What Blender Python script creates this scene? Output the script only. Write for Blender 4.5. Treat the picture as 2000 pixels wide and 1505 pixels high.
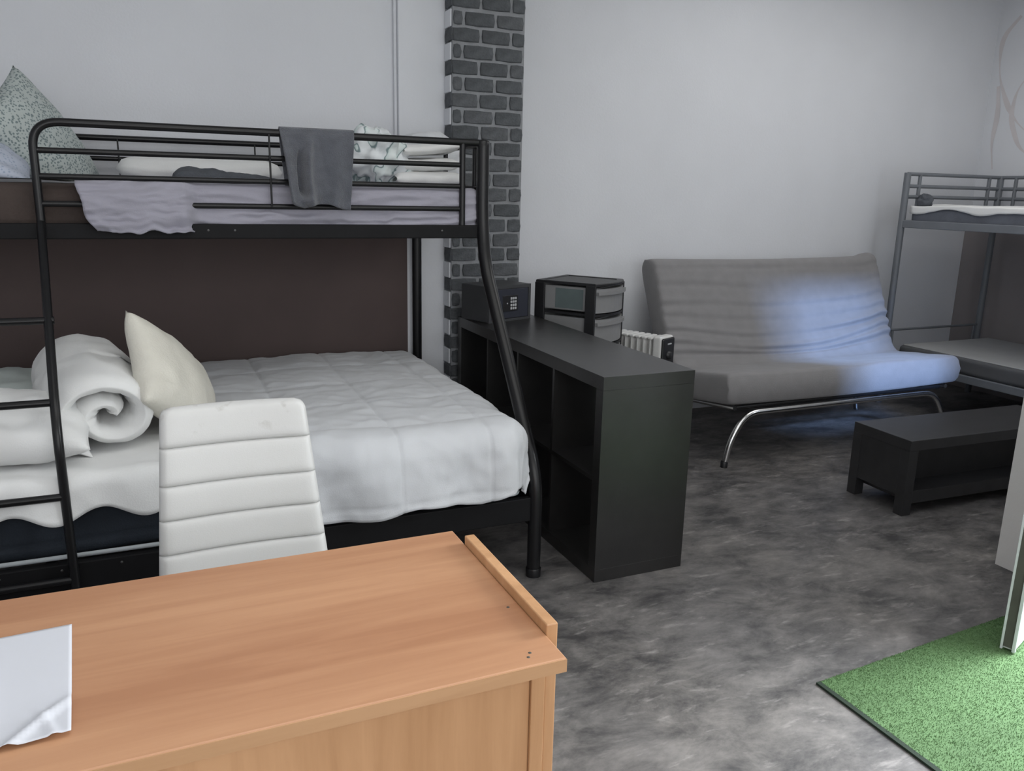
import bpy, bmesh, math, random
from mathutils import Vector, Matrix, noise
random.seed(7)
PI = math.pi
S = bpy.context.scene
COL = S.collection
for o in list(bpy.data.objects):
    bpy.data.objects.remove(o)

# ------------------------------------------------------------------ camera
F_PX = 1590.0
R = ((0.91418, -0.07428, 0.39843), (-0.4047, -0.22068, 0.88742), (0.02201, -0.97251, -0.2318))
cd = bpy.data.cameras.new('camera'); cam = bpy.data.objects.new('camera', cd); COL.objects.link(cam)
cd.sensor_width = 36.0; cd.lens = 36.0 * F_PX / 2000.0; cd.clip_start = 0.05
m = Matrix.Identity(4)
for i in range(3):
    m[i][0] = R[i][0]; m[i][1] = -R[i][1]; m[i][2] = -R[i][2]
m[0][3], m[1][3], m[2][3] = -1.44202, -2.42114, 1.42026
cam.matrix_world = m
S.camera = cam
S.view_settings.view_transform = 'Standard'; S.view_settings.look = 'None'
S.view_settings.gamma = 1.0; S.view_settings.use_curve_mapping = False
S.view_settings.exposure = 0.0

# ------------------------------------------------------------------ world, daylight and added overhead fill
w = bpy.data.worlds.new('world'); S.world = w; w.use_nodes = True
bg = w.node_tree.nodes['Background']
bg.inputs[0].default_value = (0.70, 0.80, 1.0, 1); bg.inputs[1].default_value = 0.55

def area(name, loc, target, sx, sy, power, color, spread=PI):
    l = bpy.data.lights.new(name, 'AREA'); l.shape = 'RECTANGLE'; l.size = sx; l.size_y = sy
    l.energy = power; l.color = color; l.spread = spread
    o = bpy.data.objects.new(name, l); COL.objects.link(o)
    o.location = loc
    d = Vector(target) - Vector(loc)
    o.rotation_euler = d.to_track_quat('-Z', 'Y').to_euler()
    return o
area('daylight_shop_window', (-0.8, -3.9, 1.75), (-0.6, 0.6, 1.05), 3.8, 1.8, 57, (1.0, 0.985, 0.95))
area('daylight_doorway', (1.95, -1.12, 1.35), (0.9, -1.2, 0.0), 0.62, 1.7, 150, (0.93, 0.97, 1.0))
area('daylight_side_window', (2.53, -.75, 1.3), (2.6, 1.35, 0.9), 0.4, 0.6, 4, (0.93, 0.97, 1.0))
area('blue_sky_side_window', (2.50, -4.0, 3.0), (2.52, 1.35, 0.45), 0.8, 0.8, 120, (0.34, 0.54, 1.0), 0.9)
area('overhead_fill', (-0.6, -1.0, 2.92), (-0.6, -1.0, 0), 2.6, 1.6, 21, (1.0, 0.99, 0.97))  # added fill without a fixture, brightens the walls and desk from above
area('overhead_fill', (2.4, .5, 2.92), (2.4, .5, 0), 2.2, 1.4, 24, (1.0, 0.99, 0.97))  # second added fill, lifts the back wall and the futon side

# ------------------------------------------------------------------ helpers
def mat(name, color, rough=0.6, var=0.06, vscale=8.0, bump=0.0, bscale=60.0, metal=0.0, spec=0.5, color2=None, sheen=0.0, trans=0.0):
    M = bpy.data.materials.new(name); M.use_nodes = True
    nt = M.node_tree; N = nt.nodes; L = nt.links; b = N['Principled BSDF']
    tc = N.new('ShaderNodeTexCoord')
    nz = N.new('ShaderNodeTexNoise'); nz.inputs['Scale'].default_value = vscale; nz.inputs['Detail'].default_value = 5
    L.new(tc.outputs['Object'], nz.inputs['Vector'])
    rp = N.new('ShaderNodeValToRGB')
    c2 = color2 or tuple(min(1, c * (1 + var)) for c in color)
    c1 = tuple(c * (1 - var) for c in color) if color2 is None else color
    rp.color_ramp.elements[0].position = 0.3; rp.color_ramp.elements[1].position = 0.7
    rp.color_ramp.elements[0].color = (*c1, 1); rp.color_ramp.elements[1].color = (*c2, 1)
    L.new(nz.outputs['Fac'], rp.inputs[0]); L.new(rp.outputs[0], b.inputs['Base Color'])
    b.inputs['Roughness'].default_value = rough; b.inputs['Metallic'].default_value = metal
    b.inputs['Specular IOR Level'].default_value = spec
    if sheen: b.inputs['Sheen Weight'].default_value = sheen
    if trans: b.inputs['Transmission Weight'].default_value = trans
    if bump:
        n2 = N.new('ShaderNodeTexNoise'); n2.inputs['Scale'].default_value = bscale; n2.inputs['Detail'].default_value = 4
        L.new(tc.outputs['Object'], n2.inputs['Vector'])
        bp = N.new('ShaderNodeBump'); bp.inputs['Strength'].default_value = bump; bp.inputs['Distance'].default_value = 0.01
        L.new(n2.outputs['Fac'], bp.inputs['Height']); L.new(bp.outputs[0], b.inputs['Normal'])
    return M

def wood_mat(name, c1, c2, axis_scale, rough=0.35):
    M = bpy.data.materials.new(name); M.use_nodes = True
    nt = M.node_tree; N = nt.nodes; L = nt.links; b = N['Principled BSDF']
    tc = N.new('ShaderNodeTexCoord'); mp = N.new('ShaderNodeMapping'); mp.inputs['Scale'].default_value = axis_scale
    L.new(tc.outputs['Object'], mp.inputs['Vector'])
    nz = N.new('ShaderNodeTexNoise'); nz.inputs['Scale'].default_value = 1.0; nz.inputs['Detail'].default_value = 8
    nz.inputs['Roughness'].default_value = 0.6; nz.inputs['Distortion'].default_value = 0.4
    L.new(mp.outputs[0], nz.inputs['Vector'])
    n2 = N.new('ShaderNodeTexNoise'); n2.inputs['Scale'].default_value = 0.22; n2.inputs['Detail'].default_value = 3
    L.new(mp.outputs[0], n2.inputs['Vector'])
    mx = N.new('ShaderNodeMath'); mx.operation = 'ADD'
    L.new(nz.outputs['Fac'], mx.inputs[0]); L.new(n2.outputs['Fac'], mx.inputs[1])
    rp = N.new('ShaderNodeValToRGB'); rp.color_ramp.elements[0].position = 0.40; rp.color_ramp.elements[1].position = 0.62
    m2 = N.new('ShaderNodeMath'); m2.operation = 'MULTIPLY'; m2.inputs[1].default_value = 0.5
    L.new(mx.outputs[0], m2.inputs[0]); L.new(m2.outputs[0], rp.inputs[0])
    rp.color_ramp.elements[0].color = (*c1, 1); rp.color_ramp.elements[1].color = (*c2, 1)
    L.new(rp.outputs[0], b.inputs['Base Color']); b.inputs['Roughness'].default_value = rough
    return M

class MB:
    """collects boxes, tubes and grids in world (or local) coordinates for one mesh object"""
    def __init__(s): s.v = []; s.f = []; s.sm = []
    def add(s, vs, fs, smooth=False):
        k = len(s.v); s.v += [tuple(v) for v in vs]; s.f += [tuple(i + k for i in f) for f in fs]; s.sm += [smooth] * len(fs)
        return s
    def box(s, x0, x1, y0, y1, z0, z1, bev=0.0, seg=2, M=None):
        bm = bmesh.new(); bmesh.ops.create_cube(bm, size=1)
        for v in bm.verts:
            v.co = Vector((x0 + (v.co.x + .5) * (x1 - x0), y0 + (v.co.y + .5) * (y1 - y0), z0 + (v.co.z + .5) * (z1 - z0)))
        if bev > 0:
            bmesh.ops.bevel(bm, geom=bm.edges[:], offset=bev, segments=seg, affect='EDGES', profile=0.5)
        if M is not None: bm.transform(M)
        bm.verts.ensure_lookup_table(); bm.verts.index_update()
        s.add([v.co.copy() for v in bm.verts], [[v.index for v in f.verts] for f in bm.faces], False)
        bm.free(); return s
    def tube(s, pts, r, seg=12, closed=False):
        P = [Vector(p) for p in pts]; n = len(P); rings = []
        rr = r if isinstance(r, (list, tuple)) else [r] * n
        def tan(i):
            if closed: return (P[(i + 1) % n] - P[i - 1]).normalized()
            a = P[max(i - 1, 0)]; b = P[min(i + 1, n - 1)]; return (b - a).normalized()
        t0 = tan(0); up = Vector((0, 0, 1)) if abs(t0.z) < .9 else Vector((1, 0, 0))
        nrm = t0.cross(up).normalized(); vs = []; fs = []
        for i in range(n):
            t = tan(i); nrm = (nrm - t * nrm.dot(t)).normalized(); bn = t.cross(nrm)
            for k in range(seg):
                a = 2 * PI * k / seg
                vs.append(P[i] + (nrm * math.cos(a) + bn * math.sin(a)) * rr[i])
        for i in range(n if closed else n - 1):
            j = (i + 1) % n
            for k in range(seg):
                fs.append((i * seg + k, i * seg + (k + 1) % seg, j * seg + (k + 1) % seg, j * seg + k))
        s.add(vs, fs, True)
        if not closed:
            s.add(vs[:seg], [tuple(range(seg))[::-1]]); s.add(vs[-seg:], [tuple(range(seg))])
        return s
    def grid(s, fn, nu, nv, closed_u=False):
        vs = [fn(i / (nu if closed_u else nu - 1), j / (nv - 1)) for i in range(nu) for j in range(nv)]
        fs = []
        for i in range(nu if closed_u else nu - 1):
            for j in range(nv - 1):
                a = i * nv + j; b = ((i + 1) % nu) * nv + j
                fs.append((a, b, b + 1, a + 1))
        return s.add(vs, fs, True)
    def lathe(s, prof, c, seg=20):
        vs = [(c[0] + r * math.cos(2 * PI * k / seg), c[1] + r * math.sin(2 * PI * k / seg), c[2] + z) for r, z in prof for k in range(seg)]
        fs = [(i * seg + k, i * seg + (k + 1) % seg, (i + 1) * seg + (k + 1) % seg, (i + 1) * seg + k) for i in range(len(prof) - 1) for k in range(seg)]
        return s.add(vs, fs, True)
    def prism(s, poly, z0, z1):
        n = len(poly)
        vs = [(x, y, z0) for x, y in poly] + [(x, y, z1) for x, y in poly]
        fs = [tuple(range(n))[::-1], tuple(range(n, 2 * n))] + [(i, (i + 1) % n, n + (i + 1) % n, n + i) for i in range(n)]
        return s.add(vs, fs)
    def mesh(s, name, M):
        me = bpy.data.meshes.new(name); me.from_pydata(s.v, [], s.f); me.update()
        me.polygons.foreach_set('use_smooth', s.sm)
        me.materials.append(M); return me
    def build(s, name, M, parent=None, local=False, label=None):
        if parent is None:
            xs = [v[0] for v in s.v]; ys = [v[1] for v in s.v]; z0 = min(v[2] for v in s.v)
            c = Vector(((min(xs) + max(xs)) / 2, (min(ys) + max(ys)) / 2, z0))
            s.v = [tuple(Vector(v) - c) for v in s.v]
        o = bpy.data.objects.new(name, s.mesh(name, M)); COL.objects.link(o)
        if parent is None: o.location = c
        else:
            o.parent = parent
            if not local and parent.parent is None: o.location = -Vector(parent.location)
        if label: o['label'] = label
        return o

def fillet(pts, r, n=7):
    P = [Vector(p) for p in pts]; out = [P[0]]
    for i in range(1, len(P) - 1):
        a, b, c = P[i - 1], P[i], P[i + 1]
        u = (a - b); v = (c - b); d = min(r, u.length * .49, v.length * .49)
        p0 = b + u.normalized() * d; p1 = b + v.normalized() * d
        for k in range(n + 1):
            t = k / n; out.append(p0 * (1 - t) ** 2 + b * 2 * t * (1 - t) + p1 * t * t)
    out.append(P[-1]); return out

def thing(name, label, cat, loc, rotz=0.0, group=None):
    o = bpy.data.objects.new(name, None); COL.objects.link(o); o.location = loc; o.rotation_euler = (0, 0, rotz)
    o.empty_display_size = 0.1
    o['label'] = label; o['category'] = cat
    if group: o['group'] = group
    return o
def tag(o, label, cat, group=None):
    o['label'] = label; o['category'] = cat
    if group: o['group'] = group
    return o
def struct(o): o['kind'] = 'structure'; return o
def nz(x, y, z=0.0): return noise.noise(Vector((x, y, z)))
def fbm(x, y, z=0.0): return nz(x, y, z) + .5 * nz(2.1 * x, 2.1 * y, 2.1 * z + 5) + .25 * nz(4.3 * x, 4.3 * y, 4.3 * z + 9)
def crease(x, y, z=0.0): return 1 - abs(nz(x, y, z)) * 2     # sharp ridges for cloth folds

# ------------------------------------------------------------------ materials
M_wall = mat('wall_paint', (0.68, 0.695, 0.73), .75, .02, 3, .08, 90)
M_brown = mat('brown_paint', (0.080, 0.055, 0.052), .7, .06, 4, .05, 120)
M_brownpale = mat('brown_board', (0.25, 0.228, 0.232), .7, .05, 4, .05, 120)
M_ceil = mat('ceiling_paint', (0.72, 0.72, 0.71), .85, .02)
M_mortar = mat('mortar', (0.25, 0.26, 0.275), .9, .12, 20, .3, 120)
M_bricks = [mat('brick_dark_grey_%s' % n, c, .85, .3, 22, .5, 90) for n, c in
            (('a', (0.080, 0.087, 0.095)), ('b', (0.092, 0.098, 0.106)), ('c', (0.072, 0.078, 0.085)))]
M_black = mat('black_painted_metal', (0.0085, 0.0085, 0.0095), .30, .1, 10, 0, spec=.32)
M_blackmatt = mat('black_matt_metal', (0.0085, 0.0085, 0.0095), .6, .1, 10, 0, spec=.15)
M_greymetal = mat('grey_painted_metal', (0.15, 0.162, 0.18), .42, .05, 10)
M_chrome = mat('chrome', (0.62, 0.62, 0.62), .2, .02, metal=1.0)
M_blackwood = mat('black_brown_veneer', (0.016, 0.0155, 0.0155), .34, .15, 14, .04, 200, spec=.6)
M_tableblack = mat('hazed_black_veneer', (0.027, 0.027, 0.029), .38, .15, 14, .04, 200, spec=.6)  # black-brown veneer lightened, the haze over the table is in its colour
M_blackin = mat('black_brown_inside', (0.012, 0.012, 0.012), .6, .1)
M_quilt = mat('duvet_cotton', (0.575, 0.59, 0.615), .85, .02, 5, .12, 260, sheen=.2)
M_white = mat('white_cotton', (0.74, 0.745, 0.74), .85, .02, 5, .12, 240, sheen=.2)
M_palegreen = mat('pale_green_cotton', (0.60, 0.66, 0.64), .85, .03, 5, .12, 240)
M_beige = mat('beige_nonwoven', (0.66, 0.64, 0.57), .7, .05, 9, .25, 150)
M_sheetp = mat('purple_grey_sheet', (0.30, 0.293, 0.345), .85, .04, 5, .12, 260, sheen=.15)
M_brownmat = mat('brown_mattress_cover', (0.050, 0.036, 0.031), .85, .2, 9, .2, 120)
M_navy = mat('navy_ticking', (0.014, 0.020, 0.030), .85, .12, 12, .2, 200)
M_piping = mat('pale_piping', (0.52, 0.56, 0.58), .7, .05)
M_cream = mat('cream_base_cloth', (0.36, 0.36, 0.32), .8, .06)
M_towel = mat('grey_towel', (0.088, 0.094, 0.112), .95, .14, 30, .6, 320, sheen=.3)
M_garment = mat('dark_grey_garment', (0.085, 0.093, 0.108), .95, .12, 14, .4, 260)
M_futon = mat('grey_futon_cover', (0.215, 0.21, 0.215), .9, .05, 14, .2, 300, sheen=.15)
M_leather = mat('white_faux_leather', (0.585, 0.585, 0.575), .42, .015, 6, .05, 300)
M_paper = mat('white_paper', (0.60, 0.615, 0.665), .8, .01)
M_safe = mat('charcoal_steel', (0.046, 0.048, 0.052), .5, .08)
M_safedoor = mat('navy_grey_steel', (0.028, 0.031, 0.045), .45, .08)
M_key = mat('silver_key', (0.46, 0.47, 0.49), .4, .03)
M_plasticb = mat('black_plastic', (0.014, 0.014, 0.016), .42, .08)
M_drawer = mat('frosted_plastic', (0.235, 0.236, 0.242), .38, .04, 5)
M_teal = mat('teal_cloth', (0.105, 0.135, 0.138), .8, .1)
M_rad = mat('white_enamel', (0.66, 0.66, 0.65), .4, .02)
M_alu = mat('pale_aluminium', (0.55, 0.58, 0.60), .4, .03)
M_doorwhite = mat('white_lacquer', (0.80, 0.82, 0.84), .35, .01)
M_darkgap = mat('recess_shade_tone', (0.07, 0.07, 0.06), .8, .2)  # dark of the door recess and desk holes, put into the colour
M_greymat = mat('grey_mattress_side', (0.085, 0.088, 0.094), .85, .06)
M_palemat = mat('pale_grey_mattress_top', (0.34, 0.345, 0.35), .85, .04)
M_bluegrey = mat('blue_grey_blanket', (0.11, 0.12, 0.145), .9, .12, 12, .3, 120)
M_mural = mat('pinkish_mural_paint', (0.62, 0.59, 0.60), .8, .05)
M_desk = wood_mat('beech_laminate_top', (0.405, 0.195, 0.102), (0.53, 0.285, 0.157), (2.2, 26, 26), .36)
M_deskv = wood_mat('beech_laminate_upright', (0.48, 0.26, 0.125), (0.62, 0.355, 0.185), (26, 26, 2.0), .4)
M_edge = wood_mat('beech_edge_band', (0.43, 0.235, 0.115), (0.53, 0.31, 0.165), (2.2, 30, 30), .4)
M_grassb = mat('green_turf_backing', (0.084, 0.160, 0.063), .9, .1)
M_grass = mat('green_turf_blade', (0.092, 0.180, 0.068), .9, .25, 40, color2=(0.128, 0.225, 0.096))
M_rugedge = mat('dark_green_edge', (0.012, 0.025, 0.014), .9, .1)
M_screw = mat('dull_screw', (0.10, 0.10, 0.10), .4, .1, metal=.6)

def floor_mat():
    M = bpy.data.materials.new('clouded_grey_concrete'); M.use_nodes = True
    nt = M.node_tree; N = nt.nodes; L = nt.links; b = N['Principled BSDF']
    tc = N.new('ShaderNodeTexCoord')
    def ns(scale, det, rot, sc, dist=0.0, rough=.5):
        mp = N.new('ShaderNodeMapping'); mp.inputs['Rotation'].default_value = (0, 0, rot); mp.inputs['Scale'].default_value = sc
        L.new(tc.outputs['Object'], mp.inputs['Vector'])
        n = N.new('ShaderNodeTexNoise'); n.inputs['Scale'].default_value = scale; n.inputs['Detail'].default_value = det
        n.inputs['Distortion'].default_value = dist; n.inputs['Roughness'].default_value = rough
        L.new(mp.outputs[0], n.inputs['Vector']); return n
    def ramp(n, p0, c0, p1, c1):
        r = N.new('ShaderNodeValToRGB'); r.color_ramp.elements[0].position = p0; r.color_ramp.elements[1].position = p1
        r.color_ramp.elements[0].color = (*c0, 1); r.color_ramp.elements[1].color = (*c1, 1)
        L.new(n.outputs['Fac'], r.inputs[0]); return r
    cloud = ramp(ns(4.6, 10, .5, (1, 1.7, 1), .25, .72), .36, (0.050, 0.049, 0.051), .66, (0.215, 0.206, 0.200))
    big = ramp(ns(1.1, 3, 0, (1, 1, 1), .5), .35, (.80, .80, .82), .65, (1.05, 1.03, 1.0))
    st1 = ramp(ns(7, 6, 1.05, (1, 3.2, 1), .35, .6), .60, (0, 0, 0), .80, (.17, .163, .155))
    st2 = ramp(ns(9, 5, -.45, (1, 4, 1), .3, .6), .62, (0, 0, 0), .80, (.15, .146, .140))
    mul = N.new('ShaderNodeMixRGB'); mul.blend_type = 'MULTIPLY'; mul.inputs[0].default_value = 1
    L.new(cloud.outputs[0], mul.inputs[1]); L.new(big.outputs[0], mul.inputs[2])
    a1 = N.new('ShaderNodeMixRGB'); a1.blend_type = 'ADD'; a1.inputs[0].default_value = 1
    L.new(mul.outputs[0], a1.inputs[1]); L.new(st1.outputs[0], a1.inputs[2])
    a2 = N.new('ShaderNodeMixRGB'); a2.blend_type = 'ADD'; a2.inputs[0].default_value = 1
    L.new(a1.outputs[0], a2.inputs[1]); L.new(st2.outputs[0], a2.inputs[2])
    L.new(a2.outputs[0], b.inputs['Base Color'])
    rr = N.new('ShaderNodeMapRange'); rr.inputs[3].default_value = .38; rr.inputs[4].default_value = .62
    L.new(ns(6, 4, .3, (1, 2, 1)).outputs['Fac'], rr.inputs[0]); L.new(rr.outputs[0], b.inputs['Roughness'])
    b.inputs['Specular IOR Level'].default_value = .45
    return M
M_floor = floor_mat()

def dots_mat(name, base, dot, scale, thr):
    M = bpy.data.materials.new(name); M.use_nodes = True
    nt = M.node_tree; N = nt.nodes; L = nt.links; b = N['Principled BSDF']
    tc = N.new('ShaderNodeTexCoord'); v = N.new('ShaderNodeTexVoronoi'); v.inputs['Scale'].default_value = scale
    L.new(tc.outputs['Object'], v.inputs['Vector'])
    r = N.new('ShaderNodeValToRGB'); r.color_ramp.elements[0].position = thr - .06; r.color_ramp.elements[1].position = thr + .06
    r.color_ramp.elements[0].color = (*dot, 1); r.color_ramp.elements[1].color = (*base, 1)
    L.new(v.outputs['Distance'], r.inputs[0]); L.new(r.outputs[0], b.inputs['Base Color'])
    b.inputs['Roughness'].default_value = .9
    return M
M_speckle = dots_mat('speckled_cotton', (0.43, 0.475, 0.465), (0.17, 0.215, 0.22), 105, .40)
M_blueprint = dots_mat('blue_print_cotton', (0.44, 0.48, 0.57), (0.30, 0.35, 0.45), 95, .32)

def leaf_mat():
    M = bpy.data.materials.new('leaf_print_cotton'); M.use_nodes = True
    nt = M.node_tree; N = nt.nodes; L = nt.links; b = N['Principled BSDF']
    tc = N.new('ShaderNodeTexCoord'); wv = N.new('ShaderNodeTexNoise'); wv.inputs['Scale'].default_value = 7
    wv.inputs['Distortion'].default_value = 1.5; wv.inputs['Detail'].default_value = 0
    L.new(tc.outputs['Object'], wv.inputs['Vector'])
    r = N.new('ShaderNodeValToRGB'); e = r.color_ramp.elements
    e[0].position = .44; e[0].color = (0.70, 0.73, 0.75, 1); e[1].position = .62; e[1].color = (0.66, 0.71, 0.71, 1)
    k = e.new(.475); k.color = (0.20, 0.27, 0.28, 1); k = e.new(.495); k.color = (0.20, 0.27, 0.28, 1); k = e.new(.515); k.color = (0.62, 0.70, 0.69, 1); k = e.new(.455); k.color = (0.70, 0.73, 0.75, 1)
    L.new(wv.outputs['Fac'], r.inputs[0]); L.new(r.outputs[0], b.inputs['Base Color']); b.inputs['Roughness'].default_value = .9
    return M
M_leaf = leaf_mat()

def stain_mat():
    """white faux leather with a few grey worn specks near the top edge (wear with a shape of its own)"""
    M = mat('worn_white_faux_leather', (0.585, 0.585, 0.575), .42, .015, 6, .05, 300)
    nt = M.node_tree; N = nt.nodes; L = nt.links; b = N['Principled BSDF']
    tc = N.new('ShaderNodeTexCoord'); n = N.new('ShaderNodeTexNoise'); n.inputs['Scale'].default_value = 26; n.inputs['Detail'].default_value = 3
    L.new(tc.outputs['Object'], n.inputs['Vector'])
    r = N.new('ShaderNodeValToRGB'); r.color_ramp.elements[0].position = .62; r.color_ramp.elements[1].position = .70
    r.color_ramp.elements[0].color = (0, 0, 0, 1); r.color_ramp.elements[1].color = (.55, .55, .55, 1)
    L.new(n.outputs['Fac'], r.inputs[0])
    sp = N.new('ShaderNodeSeparateXYZ'); L.new(tc.outputs['Object'], sp.inputs[0])
    mr = N.new('ShaderNodeMapRange'); mr.inputs[1].default_value = .80; mr.inputs[2].default_value = .83
    L.new(sp.outputs['Z'], mr.inputs[0])
    mu = N.new('ShaderNodeMath'); mu.operation = 'MULTIPLY'; L.new(r.outputs[0], mu.inputs[0]); L.new(mr.outputs[0], mu.inputs[1])
    mx = N.new('ShaderNodeMixRGB'); mx.inputs[2].default_value = (0.42, 0.41, 0.39, 1)
    old = b.inputs['Base Color'].links[0].from_socket
    L.new(mu.outputs[0], mx.inputs[0]); L.new(old, mx.inputs[1]); L.new(mx.outputs[0], b.inputs['Base Color'])
    return M
M_leatherworn = stain_mat()

# ------------------------------------------------------------------ the room
XL, XR, YB, YF, H = -3.1, 4.38, 2.0, -4.15, 2.95
struct(MB().box(XL - .1, XR + .1, YF - .1, YB + .1, -.08, 0).build('floor', M_floor))
struct(MB().box(XL - .1, XR + .1, YF - .1, YB + .1, H, H + .08).build('ceiling', M_ceil))
struct(MB().box(XL - .1, -.26, 1.68, YB + .1, 0, H).build('wall_back_left', M_wall))
struct(MB().box(-.262, -.022, 1.632, YB + .1, 0, H, .004).build('trim_1', M_wall))           # white boxed column
struct(MB().box(-.277, -.2625, 1.655, 1.6795, 0, H, .003).build('trim_2', M_wall))             # thin cable duct at its edge
struct(MB().box(.36, XR + .1, YB, YB + .1, 0, H).build('wall_back_right', M_wall))
struct(MB().box(XL - .1, XL, YF - .1, 1.68, 0, H).build('wall_left', M_wall))
wr = struct(MB().box(XR, XR + .1, -.60, YB, 0, H).build('wall_right', M_wall))
# front partition with its window, doorway side and rear shop-window wall
PX = 1.6
wp = MB()
wp.box(PX, 2.28, -.60, -.45, 0, H).box(2.90, XR + .1, -.60, -.45, 0, H).box(2.28, 2.90, -.60, -.45, 0, .90).box(2.28, 2.90, -.60, -.45, 1.62, H)
wp.box(PX, PX + .15, -.78, -.60, 0, H).box(PX, PX + .15, YF - .1, -1.75, 0, H).box(PX, PX + .15, -1.75, -.78, 2.1, H)
struct(wp.build('wall_front_right', mat('white_partition_paint', (0.78, 0.775, 0.765), .75, .02, 3, .08, 90)))
wf = MB()
wf.box(XL - .1, -2.8, YF - .1, YF, 0, H).box(1.2, PX, YF - .1, YF, 0, H).box(-2.8, 1.2, YF - .1, YF, 0, .75).box(-2.8, 1.2, YF - .1, YF, 2.7, H)
struct(wf.build('wall_front', M_wall))
def window(n, pts_fn):
    o = pts_fn().build('window_%d' % n, M_alu); return struct(o)
window(1, lambda: MB().box(2.28, 2.90, -.55, -.50, .90, .925).box(2.28, 2.90, -.55, -.50, 1.595, 1.62).box(2.28, 2.305, -.55, -.50, .925, 1.595).box(2.875, 2.90, -.55, -.50, .925, 1.595))
window(2, lambda: MB().box(-2.8, 1.2, YF - .08, YF - .02, .75, .81).box(-2.8, 1.2, YF - .08, YF - .02, 2.64, 2.7).box(-2.8, -2.74, YF - .08, YF - .02, .81, 2.64).box(1.14, 1.2, YF - .08, YF - .02, .81, 2.64).box(-.83, -.77, YF - .08, YF - .02, .81, 2.64))
# dark brown painted panels on the walls behind both bunk beds
struct(MB().box(-2.9, -.2778, 1.6305, 1.6795, 0, 1.25).box(-.2778, -.226, 1.6305, 1.6316, 0, 1.25).build('trim_3', M_brown))
struct(MB().box(XR - .04, XR - .0005, -.40, YB - .0005, 0, 1.25).build('trim_4', M_brownpale))
# faint mural lines on the right wall
mur = [[(1.834, 2.715), (1.95, 2.596), (1.955, 2.456), (1.93, 2.30), (1.849, 2.129), (1.78, 2.02), (1.655, 1.904), (1.45, 1.86)],
       [(1.70, 2.75), (1.60, 2.55), (1.66, 2.35), (1.78, 2.22), (1.80, 2.02), (1.70, 1.80), (1.55, 1.72)],
       [(1.93, 2.25), (1.90, 2.05), (1.92, 1.85), (1.88, 1.66)], [(1.55, 2.5), (1.62, 2.2), (1.5, 2.0), (1.38, 1.9)]]
for li, ln in enumerate(mur):
    P = fillet([(0, y, z) for y, z in ln], .08, 5); b = MB(); vs = []
    for i, p in enumerate(P):
        t = (P[min(i + 1, len(P) - 1)] - P[max(i - 1, 0)]).normalized(); n = Vector((0, -t.z, t.y)) * (.012 + .008 * math.sin(i * .35))
        vs += [(XR - .0008 - .0006 * li, p.y - n.y, p.z - n.z), (XR - .0008 - .0006 * li, p.y + n.y, p.z + n.z)]
    b.add(vs, [(2 * i, 2 * i + 1, 2 * i + 3, 2 * i + 2) for i in range(len(P) - 1)]).build('mural_line', M_mural, wr)

# ------------------------------------------------------------------ brick pier, brick by brick
BX0, BX1, BY = -.022, .358, 1.532
pier = struct(MB().box(BX0, BX1, BY, YB + .1, 0, H).build('wall_pier', M_mortar))
M_toothing = M_wall
cache = {}
def brick_mesh(wd, ht, var, dp=.009):
    k = (round(wd, 3), round(ht, 3), var)
    if k in cache: return cache[k]
    rnd = random.Random(hash(k) & 0xffff); j = lambda a: rnd.uniform(-a, a)
    o = [(-wd / 2, -ht / 2), (0, -ht / 2), (wd / 2, -ht / 2), (wd / 2, 0), (wd / 2, ht / 2), (0, ht / 2), (-wd / 2, ht / 2), (-wd / 2, 0)]
    vs = []
    for d, ins in ((0, 0), (dp * .6, .0005), (dp, .0035)):
        for x, z in o:
            sx = -1 if x > 0 else (1 if x < 0 else 0); sz = -1 if z > 0 else (1 if z < 0 else 0)
            corner = (x != 0 and z != 0)
            vs.append((x + sx * (ins + (.004 if corner else 0)) + (j(.0022) if d else 0), -d + j(.001), z + sz * (ins + (.003 if corner else 0)) + (j(.0022) if d else 0)))
    fs = []
    for r in (0, 1):
        for i in range(8):
            a = r * 8 + i; b = r * 8 + (i + 1) % 8; fs.append((a, b, b + 8, a + 8))
    fs.append(tuple(range(16, 24)))
    me = bpy.data.meshes.new('brick'); me.from_pydata(vs, [], fs); me.update(); me.materials.append(M_bricks[var % 3]); cache[k] = me
    return me
def put_brick(x0, x1, z, ht, var, side=None):
    me = brick_mesh(abs(x1 - x0), ht, var)
    o = bpy.data.objects.new('brick', me); COL.objects.link(o); o.parent = pier
    if side is None: o.location = Vector(((x0 + x1) / 2, BY + .001, z)) - pier.location
    else:
        o.rotation_euler = (0, 0, -PI / 2); o.location = Vector((side, (x0 + x1) / 2, z)) - pier.location
pitch = .0752; tooth = MB()
r = 0; z = .045
while z < 2.62:
    ht = .0640 + random.uniform(-.002, .002); zz = z + random.uniform(-.002, .002)
    if r % 2 == 0:
        k = random.uniform(-.006, .006)
        put_brick(BX0 - .004, .114 + k, zz, ht, random.randrange(6)); put_brick(.125 + k, .275 + k, zz, ht, random.randrange(6)); put_brick(.286 + k, BX1, zz, ht, random.randrange(6))
        put_brick(BY - .006, 1.622, zz, ht, random.randrange(6), side=BX0 + .001)
    else:
        k = random.uniform(-.006, .006)
        put_brick(BX0 + .002, .023 + k, zz, ht, random.randrange(6)); put_brick(.034 + k, .190 + k, zz, ht, random.randrange(6)); put_brick(.201 + k, .348 + k * .5, zz, ht, random.randrange(6))
        tooth.box(BX0 - .008, BX0 + .001, BY + .010, 1.63, zz - pitch / 2 - .002, zz + pitch / 2 + .002, .003, 1)
    r += 1; z += pitch
tooth.build('plaster_toothing', M_toothing, pier)

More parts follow.
